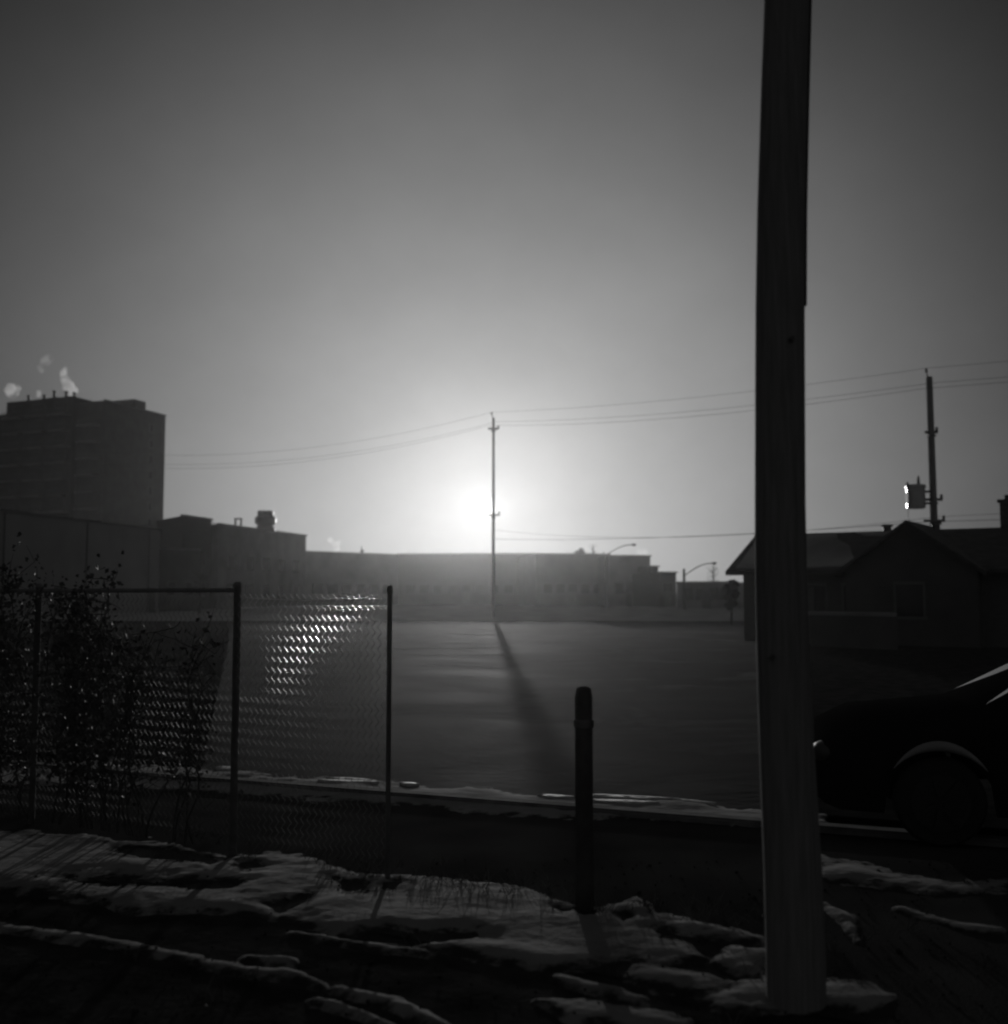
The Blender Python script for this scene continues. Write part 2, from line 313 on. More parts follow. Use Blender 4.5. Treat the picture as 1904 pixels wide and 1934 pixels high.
def block(name_part, parent, a, b, depth_vec, z1, m, z0=-0.3):
    a, b = Vector((a[0], a[1])), Vector((b[0], b[1])); dv = Vector((depth_vec[0], depth_vec[1]))
    bm = bmesh.new(); poly = [a, b, b + dv, a + dv]
    area = sum(poly[i].x * poly[(i + 1) % 4].y - poly[(i + 1) % 4].x * poly[i].y for i in range(4))
    if area < 0: poly = poly[::-1]
    prism(bm, poly, z0, z1); return link(name_part, bm, m, parent)
def coping(parent, a, b, z, m=concrete, t=0.35, name='coping'):
    a, b = Vector((a[0], a[1], 0)), Vector((b[0], b[1], 0)); d = b - a; c = (a + b) / 2; bm = bmesh.new()
    box(bm, (c.x, c.y, z), (d.length + t, t, 0.18), math.atan2(d.y, d.x)); return link(name, bm, m, parent)

# apartment tower
U, V = Vector((-.917, .40)), Vector((.31, .95))
tw = thing('apartment_tower', 'tall dark apartment tower with rows of balconies at the left edge', 'apartment building')
P0 = Vector((-79.5, 197.0))
block('wall', tw, P0, P0 + U * 16.6, V * 8.6, 38.0, brick)
B0 = Vector((-71.1, 190.4)); block('stair_wing', tw, B0, B0 + U * 6.4, V * 17.8, 36.0, darkwall)
C0 = Vector((-71.3, 206.0)); block('roof_house', tw, C0, C0 + U * 9, V * 3.6, 39.1, darkwall, z0=36.0)
block('lower_wing', tw, P0 + U * 16.6, P0 + U * 24, V * 8, 35.7, brick)
# floor by floor: a window strip and balconies
wr = math.atan2(U.y, U.x)
nU = Vector((-.40, -.917))
def balcony(parent, s, z, ln, org):
    bm = bmesh.new(); c = org + U * s + nU * 0.75
    box(bm, (c.x, c.y, z), (ln, 1.5, 0.2), wr); b = link('balcony', bm, mat('balcony_slab', .42, .8), parent)
    bm = bmesh.new(); c2 = org + U * s + nU * 1.45; box(bm, (c2.x, c2.y, z + 1.05), (ln, .06, .08), wr)
    for k in range(int(ln / 0.5) + 1):
        q = c2 + U * (-ln / 2 + .05 + k * (ln - .1) / int(ln / .5)); box(bm, (q.x, q.y, z + .56), (.05, .05, .94), wr)
    link('railing', bm, steel, b)
for fl in range(12):
    z = 1.6 + fl * 3.0
    for s in (2.6, 8.3, 14.0): balcony(tw, s, z, 4.4 if (fl + int(s)) % 4 else 3.6, P0)
    win_row(tw, (P0.x, P0.y, 0), (U.x, U.y), [z + 1.5], 3, 0.3, 16.3, 3.0, 1.7, nU)
    if fl < 11: balcony(tw, 3.1, z, 4.0, B0)
nV = Vector((.95, -.31)) * 1.0
win_row(tw, (B0.x, B0.y, 0), (V.x, V.y), [3 + 3.0 * k for k in range(11)], 1, 12.0, 15.0, 0.9, 1.4, nV)
for s, h in ((3, 1.2), (6, 1.5), (8.5, 0.9), (1.0, 0.8), (12.5, 1.1)):
    p = P0 + U * s + V * 1.5; bm = bmesh.new(); lathe(bm, [(.28, 37.9), (.28, 38 + h), (.4, 38 + h + .05), (.4, 38.2 + h)], (p.x, p.y, 0), 10); link('vent_pipe', bm, steel, tw)
bm = bmesh.new(); p = P0 + U * 8 + V * 4; box(bm, (p.x, p.y, 38.35), (4, 3, .7), wr); link('plant_box', bm, darkwall, tw)
coping(tw, B0, B0 + V * 17.8, 36.1)

# long pale wall building at the left
A1 = at(302, 1003, 104); A0 = at(0, 964, 79); dA = Vector((A1.x - A0.x, A1.y - A0.y)).normalized(); zA = A0.z
lw = thing('warehouse', 'low pale blank-walled building in front of the tower, left edge', 'building')
AS = Vector((A0.x, A0.y)) - dA * 22
block('wall', lw, AS, (A1.x, A1.y), Vector((-24, 3)), zA, palewall)
coping(lw, AS, (A1.x, A1.y), zA + .05, steel, .3, 'roof_edge')
nA = Vector((dA.y, -dA.x))
for s in (30, 46): 
    q = AS + dA * s + nA * .04; bm = bmesh.new(); box(bm, (q.x, q.y, 1.1), (1.1, .1, 2.3), math.atan2(dA.y, dA.x)); d_ = link('door', bm, steel, lw)
    bm = bmesh.new(); q2 = q + nA * .08 + dA * .4; box(bm, (q2.x, q2.y, 1.1), (.14, .06, .05), math.atan2(dA.y, dA.x)); link('handle', bm, galv, d_)
for s in (22.5, 34, 45): 
    q = AS + dA * s + nA * .08; bm = bmesh.new(); tube(bm, [(q.x, q.y, 0), (q.x, q.y, zA - .1)], .06, 8); link('downpipe', bm, steel, lw)

# block with the dark left and right faces beyond it
cb = thing('brick_block', 'dark boxy brick block just right of the pale building', 'building')
Cc = at(345, 974, 118); Cl = at(296, 984, 126); Cr = at(399, 981, 124.5); zc = Cc.z
bm = bmesh.new(); prism(bm, [(Cc.x, Cc.y), (Cr.x, Cr.y), (Cr.x - 2.5, Cr.y + 14), (Cl.x - 2, Cl.y + 10), (Cl.x, Cl.y)], -.3, zc); link('wall', bm, brick, cb)
L1 = at(415, 1008, 127); block('link_wall', cb, (Cr.x - 1, Cr.y + .6), (L1.x, L1.y), (0, 8), L1.z, darkwall)
coping(cb, (Cc.x, Cc.y), (Cr.x, Cr.y), zc + .05)
dC = Vector((Cr.x - Cc.x, Cr.y - Cc.y)).normalized(); nC = Vector((dC.y, -dC.x))
win_row(cb, (Cc.x, Cc.y, 0), dC, [2.2, 5.6], 2, .6, 6, 1.2, 1.5, nC)
an = thing('brick_annex', 'single storey annex with pale roof edge below the boxy block', 'building')
a0, a1 = at(303, 1036, 108), at(376, 1043, 113); block('wall', an, (a0.x, a0.y), (a1.x, a1.y), (-1, 5), a0.z, darkwall)
coping(an, (a0.x, a0.y), (a1.x, a1.y), a0.z + .06, palewall, .25, 'roof_edge')
dn = Vector((a1.x - a0.x, a1.y - a0.y)).normalized(); win_row(an, (a0.x, a0.y, 0), dn, [2.2], 2, .4, 5.2, 1.0, 1.3, Vector((dn.y, -dn.x)))

# stepped factory with the roof fan
fb = thing('factory', 'grey factory block with round fan and vent on its flat roof', 'building')
D0, D1 = at(413, 990, 125), at(578, 1012, 150.5); zd = D0.z
dD = Vector((D1.x - D0.x, D1.y - D0.y)).normalized(); nD = Vector((dD.y, -dD.x)); lD = (Vector((D1.x, D1.y)) - Vector((D0.x, D0.y))).length
block('wall', fb, (D0.x, D0.y), (D1.x, D1.y), -nD * 12 + dD * 0, zd, greywall)
coping(fb, (D0.x, D0.y), (D1.x, D1.y), zd + .05)
win_row(fb, (D0.x, D0.y, 0), dD, [2.0, 5.4], 5, 1, lD - 1, 2.0, 1.5, nD)
q = at(501, 998, 138)
bm = bmesh.new(); lathe(bm, [(1.25, zd - .2), (1.25, zd + .25), (.95, zd + .6), (1.05, zd + .75), (1.32, zd + .95), (1.32, zd + 1.65), (1.05, zd + 1.85), (1.0, zd + 2.0), (1.02, zd + 2.45), (.5, zd + 2.5)], (q.x, q.y, 0), 20); fan = link('roof_fan', bm, steel, fb)
bm = bmesh.new()
for k in range(4): box(bm, (q.x, q.y, zd + 2.54), (1.95, .08, .04), k * math.pi / 4)
link('fan_grille', bm, steel, fan)
q = at(450, 992, 131); bm = bmesh.new(); rr = math.atan2(0, 1)
box(bm, (q.x - .34, q.y, zd + .45), (.16, .3, 1.0)); box(bm, (q.x + .34, q.y, zd + .45), (.16, .3, 1.0)); box(bm, (q.x, q.y, zd + 1.03), (.95, .4, .16)); link('vent_hood', bm, steel, fb)

# low range of buildings across the far side
def low(name, label, x0, y0, Y0, x1, y1, Y1, depth, m, nwin=4, wz=(2.4,), door=True, zover=None, cat='building'):
    t = thing(name, label, cat); p0, p1 = at(x0, y0, Y0), at(x1, y1, Y1); z = zover or (p0.z + p1.z) / 2
    d = Vector((p1.x - p0.x, p1.y - p0.y)).normalized(); n = Vector((d.y, -d.x)); ln = (Vector((p1.x, p1.y)) - Vector((p0.x, p0.y))).length
    block('wall', t, (p0.x, p0.y), (p1.x, p1.y), -n * depth, z, m); coping(t, (p0.x, p0.y), (p1.x, p1.y), z + .04)
    if nwin: win_row(t, (p0.x, p0.y, 0), d, wz, nwin, .8, ln - .8, min(1.8, ln / nwin * .6), 1.3, n)
    if door:
        c = Vector((p0.x, p0.y)) + d * (ln * .5) + n * .05; bm = bmesh.new(); box(bm, (c.x, c.y, 1.0), (1.0, .1, 2.1), math.atan2(d.y, d.x)); dd = link('door', bm, steel, t)
        bm = bmesh.new(); c += n * .08 + d * .35; box(bm, (c.x, c.y, 1.0), (.12, .06, .05), math.atan2(d.y, d.x)); link('handle', bm, galv, dd)
    return t, p0, p1, z, d, n
low('storage_shed', 'long low shed right of the factory, its roof falling slightly', 578, 1041, 152, 752, 1049, 165, 12, greywall, 6)
low('brick_workshop', 'long low flat-roofed building directly under the sun', 752, 1047, 168, 1010, 1046, 166, 14, brick, 9)
low('office_building', 'low flat-roofed building between the sun and the bare street lamp', 1012, 1044, 150, 1150, 1050, 152, 12, darkwall, 5)
t_, p0, p1, z_, d_, n_ = low('depot_building', 'low building with stepped right end beneath the upper street lamp', 1150, 1049, 146, 1228, 1051, 147, 12, greywall, 3)
low('small_garage', 'small flat garage stepping down right of the low range', 1229, 1069, 144, 1243, 1071, 144.5, 8, darkwall, 1)
low('brick_house', 'small flat house behind the lower street lamp pole', 1244, 1080, 140, 1277, 1083, 141, 8, brick, 2)
low('garden_shed', 'lowest long shed between the street lamps and the gabled house', 1278, 1096, 132, 1392, 1104, 128, 7, greywall, 4, wz=(1.7,))

# ---------------------------------------------------------------- gabled house at the right
hs = thing('gabled_house', 'dark gabled house with patchy snow on its roof, right of the big pole', 'house')
ph = R(33); ax = Vector((math.cos(ph), -math.sin(ph))); pn = Vector((math.sin(ph), math.cos(ph)))       # along ridge / towards the back
RG = at(1430, 1010, 44.0); rg = Vector((RG.x, RG.y)); EV = at(1370, 1079, 41.3); zr, ze = RG.z, EV.z; hw = 3.4; LN = 15.0
def hpt(s, o, z): q = rg + ax * s + pn * o; return Vector((q.x, q.y, z))
bm = bmesh.new()                                                   # roof slabs with thickness
for sg in (-1, 1):
    a = [hpt(-.05, 0, zr), hpt(LN, 0, zr), hpt(LN, sg * hw, ze), hpt(-.05, sg * hw, ze)]
    top = [bm.verts.new(p) for p in a]; bot = [bm.verts.new(p - Vector((0, 0, .16))) for p in a]
    f = [top, bot[::-1]] + [[top[i], bot[i], bot[(i + 1) % 4], top[(i + 1) % 4]] for i in range(4)]
    for g in f: bm.faces.new(g)
bmesh.ops.recalc_face_normals(bm, faces=bm.faces[:]); roof = link('roof', bm, shingle, hs)
bm = bmesh.new(); A = [hpt(.45, -2.85, -.3), hpt(LN - .4, -2.85, -.3), hpt(LN - .4, 2.85, -.3), hpt(.45, 2.85, -.3)]
sl = (zr - ze) / hw; B = [p.copy() for p in A]
for p in B: p.z = zr - sl * 2.85 - .17
g0, g1 = hpt(.45, 0, zr - .17), hpt(LN - .4, 0, zr - .17)
va = [bm.verts.new(p) for p in A]; vb = [bm.verts.new(p) for p in B]; vg0, vg1 = bm.verts.new(g0), bm.verts.new(g1)
bm.faces.new((va[0], va[1], vb[1], vb[0])); bm.faces.new((va[2], va[3], vb[3], vb[2])); bm.faces.new((va[3], va[0], vb[0], vg0, vb[3])); bm.faces.new((va[1], va[2], vb[2], vg1, vb[1]))
bmesh.ops.recalc_face_normals(bm, faces=bm.faces[:]); link('wall', bm, mat('house_siding', 0.1, 0.8, nscale=3, namp=0.15, bump=.3, bscale=6, stretch=(1, 1, 8)), hs)
def roof_snow(pts, name='roof_snow'):
    bm = bmesh.new(); top = []
    for s, o in pts: top.append(bm.verts.new(hpt(s, -o, zr - sl * o + .05)))
    f = bm.faces.new(top); r = bmesh.ops.extrude_face_region(bm, geom=[f])
    for v in [v for v in r['geom'] if isinstance(v, bmesh.types.BMVert)]: v.co.z -= .045
    bmesh.ops.recalc_face_normals(bm, faces=bm.faces[:]); return link(name, bm, snowfar, roof)
roof_snow([(.2, .25), (2.3, .2), (3.3, .22), (3.5, .8), (4.1, 1.4), (4.4, 2.2), (4.6, 2.6), (4.4, 3.1), (3.0, 3.2), (2.0, 3.25), (.3, 3.2)])
roof_snow([(4.0, .15), (5.6, .15), (5.9, .3), (5.2, .5), (4.4, .45)])
roof_snow([(11.6, 1.2), (13.5, .9), (14.8, 1.0), (14.8, 3.0), (12.2, 3.1)])
# cross gable facing the road
cg = 6.7; apex_z = at(1714, 982, 37.1).z
bm = bmesh.new(); w2 = 2.5; zl = ze - .1
fr = -hw - .5
for sg in (-1, 1):
    a = [hpt(cg, fr, apex_z), hpt(cg, 1.2, apex_z), hpt(cg + sg * w2, 1.2, zl), hpt(cg + sg * w2, fr, zl)]
    top = [bm.verts.new(p) for p in a]; bot = [bm.verts.new(p - Vector((0, 0, .14))) for p in a]
    for g in [top, bot[::-1]] + [[top[i], bot[i], bot[(i + 1) % 4], top[(i + 1) % 4]] for i in range(4)]: bm.faces.new(g)
bmesh.ops.recalc_face_normals(bm, faces=bm.faces[:]); link('gable_roof', bm, shingle, hs)
bm = bmesh.new(); o_ = fr + .35; pp = [hpt(cg - w2 + .3, o_, -.3), hpt(cg + w2 - .3, o_, -.3), hpt(cg + w2 - .3, o_, zl + .1), hpt(cg, o_, apex_z - .16), hpt(cg - w2 + .3, o_, zl + .1)]
q1 = [bm.verts.new(p) for p in pp]; q2 = [bm.verts.new(p + Vector((pn.x, pn.y, 0)) * (-o_ - 2.4)) for p in pp]
bm.faces.new(q1); bm.faces.new(q2[::-1])
for i in range(5): bm.faces.new((q1[i], q2[i], q2[(i + 1) % 5], q1[(i + 1) % 5]))
bmesh.ops.recalc_face_normals(bm, faces=bm.faces[:]); link('gable_wall', bm, darkwall, hs)
fz = Vector((-pn.x, -pn.y))
w0 = hpt(0, -2.85, 0); win_row(hs, w0, ax, [1.45], 3, 1.0, 5.4, .8, 1.15, fz)
w0 = hpt(cg - 1.6, o_, 0); win_row(hs, w0, ax, [1.5], 1, .2, 3.0, .9, 1.1, fz)
w0 = hpt(.45, 2.4, 0); win_row(hs, w0, -pn, [1.4], 2, .4, 4.6, .8, 1.1, -ax)
w0 = hpt(cg + w2, -2.85, 0); win_row(hs, w0, ax, [1.45], 2, .4, 4.0, .8, 1.15, fz)
for s, h in ((5.15, .22), (6.9, .25)):
    c = hpt(s, 0, zr + .02); bm = bmesh.new(); lathe(bm, [(.16, -.1), (.16, h * .6), (.24, h * .65), (.2, h)], c, 10); link('roof_vent', bm, steel, hs)
bm = bmesh.new(); c = hpt(9.45, .1, zr); box(bm, c + Vector((0, 0, .2)), (.6, .6, 1.4), -ph); box(bm, c + Vector((0, 0, .94)), (.74, .74, .12), -ph); box(bm, c + Vector((0, 0, 1.08)), (.3, .3, .18), -ph); link('chimney', bm, brick, hs)
bm = bmesh.new(); c = hpt(2.75, -2.92, 1.0); box(bm, c, (.9, .08, 2.0), -ph); dr = link('door', bm, steel, hs)
bm = bmesh.new(); c = hpt(3.1, -3.0, 1.0); box(bm, c, (.1, .06, .05), -ph); link('handle', bm, galv, dr)
lwl = thing('garden_wall', 'low garden wall capped with snow in front of the gabled house', 'wall')
g0, g1 = at(1480, 1152, 38.5), at(1690, 1156, 35); d = (g1 - g0); d.z = 0; c = (g0 + g1) / 2; rz = math.atan2(d.y, d.x)
bm = bmesh.new(); box(bm, (c.x, c.y, .45), (d.length, .25, 1.1), rz); link('masonry', bm, darkwall, lwl)
bm = bmesh.new(); box(bm, (c.x, c.y, 1.06), (d.length + .02, .3, .13), rz); bmesh.ops.bevel(bm, geom=bm.edges[:], offset=.04, segments=2, affect='EDGES'); link('snow_cap', bm, snowfar, lwl)

# ---------------------------------------------------------------- utility poles and wires
def cross(bm, z, ln, rz=0.0): box(bm, (0, 0, z), (ln, .1, .12), rz)
def utility(loc, label, h=12.0, r0=.19, r1=.145, rz=0.0, transformer=False, arms=()):
    t = thing('utility_pole', label, 'utility pole', loc, 0, 'street utility poles carrying the overhead wires')
    bm = bmesh.new(); tube(bm, [(0, 0, -.3), (0, 0, h * .5), (0, 0, h)], [r0, (r0 + r1) / 2, r1], 14); link('shaft', bm, wood, t, True)
    bm = bmesh.new(); tube(bm, [(-.06, 0, h - .1), (-.12, 0, h + .28)], [.03, .025], 8); lathe(bm, [(.03, .2), (.07, .24), (.05, .3), (.075, .34), (.03, .42)], (-.13, 0, h), 10); link('pin_insulator', bm, porcelain, t)
    for z, ln in arms:
        bm = bmesh.new(); cross(bm, z, ln, rz); box(bm, (0, 0, z - .18), (.34, .3, .08)); link('bracket', bm, steel, t)
        bm = bmesh.new(); lathe(bm, [(.04, 0), (.08, .04), (.05, .09), (.08, .13), (.03, .2)], (ln / 2 * math.cos(rz) - .04, ln / 2 * math.sin(rz), z + .05), 10); link('insulator', bm, porcelain, t)
    return t
RP = Vector((20.25, 50.7, 0)); MP = Vector((-.77, 78, 0)); LP = Vector((-40, 84, 0)); NP = Vector((40, 37, 0))
rp = utility(RP, 'right-hand utility pole carrying a grey transformer drum above the house roof', arms=((9.35, .62), (6.15, .85), (5.15, 1.0)))
rp.rotation_euler = (0, R(-.2), 0)
utility(MP, 'distant utility pole fading into the glare right above the sun', h=14.5, r0=.13, r1=.09, arms=((13.7, .8), (7.4, .9)))
utility(LP, 'utility pole standing in front of the tower just outside the left edge', h=13.5)
utility(NP, 'utility pole beyond the right edge holding the wire ends')
tr = thing('transformer', 'grey cylindrical transformer hung on the right pole, sunlit on its left side', 'transformer', (RP.x - .86, RP.y - .05, 5.72))
bm = bmesh.new(); lathe(bm, [(.36, 0), (.42, .03), (.42, .95), (.46, .96), (.46, 1.06), (.42, 1.12), (.1, 1.16)], seg=28); link('tank', bm, tankm, tr, False)
bm = bmesh.new(); box(bm, (.56, 0, .25), (.5, .16, .1)); box(bm, (.56, 0, .8), (.5, .16, .1)); link('mounting_bracket', bm, steel, tr)
bm = bmesh.new(); lathe(bm, [(.06, 1.12), (.09, 1.18), (.05, 1.22), (.09, 1.27), (.05, 1.32), (.07, 1.37), (.03, 1.55)], (.14, 0, 0), 10); link('bushing', bm, porcelain, tr)
bm = bmesh.new(); lathe(bm, [(.05, 1.1), (.07, 1.16), (.04, 1.22), (.02, 1.26)], (-.38, 0, 0), 10); link('bushing', bm, porcelain, tr)
bm = bmesh.new(); box(bm, (-.44, -.1, .5), (.06, .34, .5)); link('radiator_fin', bm, tankm, tr)

def wire(name, label, pts, sag, r=.013):
    bm = bmesh.new(); path = []
    for (a, b), s in zip(zip(pts, pts[1:]), sag):
        a, b = Vector(a), Vector(b); n = 28
        for i in range(n + (b == Vector(pts[-1]))):
            t = i / n; p = a.lerp(b, t); p.z -= 4 * s * t * (1 - t); path.append(p)
    tube(bm, path, r, 6); return tag(link(name, bm, cablem), label, 'wire', 'overhead wires strung between the utility poles')
def hang(o, z): return [LP + Vector((o, 0, z + 1.5)), MP + Vector((o, 0, z + 2.5)), RP + Vector((o, 0, z)), NP + Vector((o, 0, z))]
wire('power_line', 'topmost overhead wire running over the pole tops', hang(-.13, 12.42), (2.2, .35, .2), .008)
wire('power_line', 'middle overhead wire, just below the topmost one', hang(.2, 11.72), (2.2, .42, .2), .009)
wire('power_line', 'lower of the close pair of overhead wires', hang(-.25, 11.45), (2.25, .5, .2), .009)
wire('service_cable', 'single low cable crossing just above the rooftops to the house', [MP + Vector((.1, 0, 5.65)), RP + Vector((-.3, 0, 5.1)), NP + Vector((-.2, 0, 5.3))], (.3, .1), .013)
wire('service_cable', 'faint second cable hugging the right house ridge', [MP + Vector((.1, 0, 6.3)), RP + Vector((.3, 0, 5.35)), NP + Vector((-.2, 0, 5.9))], (.75, .1), .009)
wire('drop_cable', 'thin cable hanging from the transformer to the gable peak', [Vector((RP.x - 1.25, RP.y - .05, 6.8)), Vector((RP.x - 1.3, RP.y - .2, 5.3)), hpt(6.7, -3, apex_z)], (0, .1), .01)

# the big near pole
bp = thing('utility_pole', 'thick dark wooden pole close to the camera, rising out of the frame', 'utility pole')
DP = 4.93
prof = [(-60, 1499, 53), (60, 1485, 44.0)]
rows = [(1865, 1503.5, 54), (1800, 1502.5, 53.5), (1650, 1497.5, 52.5), (1500, 1490, 51), (1300, 1481, 49), (1100, 1475, 48), (950, 1473.5, 47), (750, 1473.2, 46.5), (580, 1473.3, 46), (400, 1475, 45), (200, 1480, 44), (0, 1486, 43)]
pts = []; rad = []
for py, cx, hwid in rows: p = at(cx, py, DP); pts.append(p); rad.append(hwid * DP / F)
pts[0].z = -.25
p = pts[-1].copy(); dtop = pts[-1] - pts[-2]; dtop.normalize()
for k in range(1, 7): pts.append(Vector((p.x + .02 * k, p.y, p.z + .9 * k))); rad.append(rad[-1] - .003)
pp2 = []; rr2 = []
for (a, b), (ra, rb) in zip(zip(pts, pts[1:]), zip(rad, rad[1:])):
    n = 6
    for i in range(n): t = i / n; pp2.append(a.lerp(b, t)); rr2.append((ra + (rb - ra) * t) * (1 + .008 * noise.noise(Vector((0, 0, a.lerp(b, t).z * 3)))))
pp2.append(pts[-1]); rr2.append(rad[-1])
bm = bmesh.new(); tube(bm, pp2, rr2, 32); link('shaft', bm, wood, bp, True)
bm = bmesh.new(); cp = []
for py in (577, 500, 400, 300, 200, 100, 0, -150):
    cx = np.interp(py, [r[0] for r in rows[::-1]], [r[1] for r in rows[::-1]]); hwid = np.interp(py, [r[0] for r in rows[::-1]], [r[2] for r in rows[::-1]]); cp.append(at(cx + hwid - 3, py, DP + .02))
cp.append(cp[-1] + Vector((.05, 0, 2.5))); tube(bm, cp, .019, 10); link('conduit', bm, cablem, bp, True)
for py, a in ((640, .5), (1240, -.4)):
    q = at(1474, py, DP - .115); bm = bmesh.new(); tube(bm, [q + Vector((a * .1, .03, 0)), q + Vector((a * .1, -.02, 0))], .012, 8); link('bolt', bm, steel, bp)

# ---------------------------------------------------------------- street lamps
def street_lamp(px, pyhead, pxp, pyp, Y, label, stub, r=.09):
    hd = at(px, pyhead, Y); pl = at(pxp, pyp, Y + .3); t = thing('street_lamp', label, 'street lamp', (pl.x, pl.y, 0), 0, 'street lamps beyond the lot')
    top = pl.z + stub; bm = bmesh.new(); tube(bm, [(0, 0, -.3), (0, 0, top)], [.16, r], 12); link('pole', bm, steel, t, True)
    bm = bmesh.new(); dx = hd.x - pl.x; dz = hd.z - pl.z; P = []
    for i in range(13): u = i / 12; P.append((dx * u * .86, -.3 * u, dz * math.sin(u * math.pi / 2)))
    P = [(a, b, c + pl.z) for a, b, c in P]; tube(bm, P, .055, 8); link('arm', bm, steel, t, True)
    bm = bmesh.new(); e = P[-1]; L_ = dx * .2
    for k, (u, s) in enumerate(((0, .5), (.35, 1), (.75, .9), (1, .35))): pass
    prf = [(0, .07), (.3, .16), (.7, .17), (1, .06)]; rings = []
    for u, s in prf: rings.append([bm.verts.new((e[0] + u * L_, e[1] + s * math.cos(a) * 1.2, e[2] + s * math.sin(a) * (.9 if math.sin(a) > 0 else .5))) for a in [2 * math.pi * k / 10 for k in range(10)]])
    for a, b in zip(rings, rings[1:]):
        for k in range(10): bm.faces.new((a[k], a[(k + 1) % 10], b[(k + 1) % 10], b[k]))
    bm.faces.new(rings[0][::-1]); bm.faces.new(rings[-1]); bmesh.ops.recalc_face_normals(bm, faces=bm.faces[:]); h = link('lamp_head', bm, steel, t, True)
    bm = bmesh.new(); bmesh.ops.create_uvsphere(bm, u_segments=10, v_segments=6, radius=.13, matrix=Matrix.Translation((e[0] + L_ * .55, e[1], e[2] - .07)) @ Matrix.Diagonal((1.6, 1, .6, 1))); link('lens', bm, lensm, h, True)
street_lamp(1199, 1029, 1143, 1050, 128, 'upper curved street lamp arching over the flat roofs', 0.0)
street_lamp(1351, 1064, 1292, 1088, 118, 'lower curved street lamp near the gabled house', .8, .13)

# ---------------------------------------------------------------- chain-link fence
fence = thing('chain_link_fence', 'chain-link fence glinting in the low sun, rail and creeper at its left', 'fence')
FH = 1.77
def fpt(s, z, o=0.0): return FA + fd * s + fn * o + Vector((0, 0, z))
def chain(s0, s1, name, z0=.04, z1=FH - .02, px=.0505, pz=.071, ragged=False, m=galv):
    bm = bmesh.new(); n = int((s1 - s0) / (px / 2)); 
    for i in range(n):
        s = s0 + i * px / 2 * 2 * .5
        if i % 2: continue
        zt = z1 - (.12 + .1 * math.sin(i)) * 0
        k = int((zt - z0) / (pz / 2)); path = []
        for j in range(k + 1):
            bulge = .05 * noise.noise(Vector((s * 1.3, j * pz * .6, 2.0)))
            q = fpt(s + (px / 2 + .0012 if j % 2 else -.0012), z0 + j * pz / 2, bulge + (.003 if j % 2 else -.003)); path.append(q)
        if ragged and s > s1 - .25: path = path[:int(len(path) * (.55 + .45 * random.random()))] if random.random() < .4 else path
        tube(bm, path, .0016, 5, False)
    return link(name, bm, m, fence)
chain(-4.2, -.03, 'wire_mesh', m=mat('glintless_wire', .2, .5, metal=.8, nscale=8)); chain(.03, 1.28, 'wire_mesh', z0=.04 + .071 * 14); chain(.03, 1.28, 'wire_mesh', z1=.04 + .071 * 14 + .001, m=MATS['glintless_wire'])  # left and lower mesh toned duller, standing for wire without sun glints
for s, r, h in ((1.3, .016, FH), (-4.2, .024, FH + .03), (-2.1, .024, FH + .03), (0, .026, FH + .03)):
    bm = bmesh.new(); q = fpt(s, 0); lathe(bm, [(r, -.3), (r, h - .01), (r * 1.12, h - .01), (r * 1.12, h + .015), (r * .6, h + .03)], q, 14); link('post', bm, railm, fence, True)
bm = bmesh.new(); tube(bm, [fpt(-4.3, FH), fpt(0, FH)], .017, 10); link('top_rail', bm, railm, fence, True)
bm = bmesh.new(); tube(bm, [fpt(0, FH - .05), fpt(.6, FH - .07), fpt(1.22, FH - .05)], .0015, 5); link('tension_wire', bm, galv, fence)

def frustum_post(name, label, c, h, r):
    bm = bmesh.new(); lathe(bm, [(r * 1.04, -.2), (r, .1), (r * .98, h - .05), (r * .8, h), (r * .3, h + .015)], c, 22)
    for v in bm.verts: v.co += Vector((.004 * noise.noise(v.co * 7), .004 * noise.noise(v.co * 7 + Vector((5, 0, 0))), 0))
    t = thing(name, label, 'post', (0, 0, 0)); link('shaft', bm, postm, t, True); return t
bo = frustum_post('round_post', 'stout dark post standing in the snow bank near the middle', (FB.x, FB.y, 0), 1.2, .052)
bm = bmesh.new(); lathe(bm, [(.056, .98), (.058, .985), (.058, 1.02), (.056, 1.025)], (FB.x, FB.y, 0), 22); link('metal_band', bm, steel, bo)

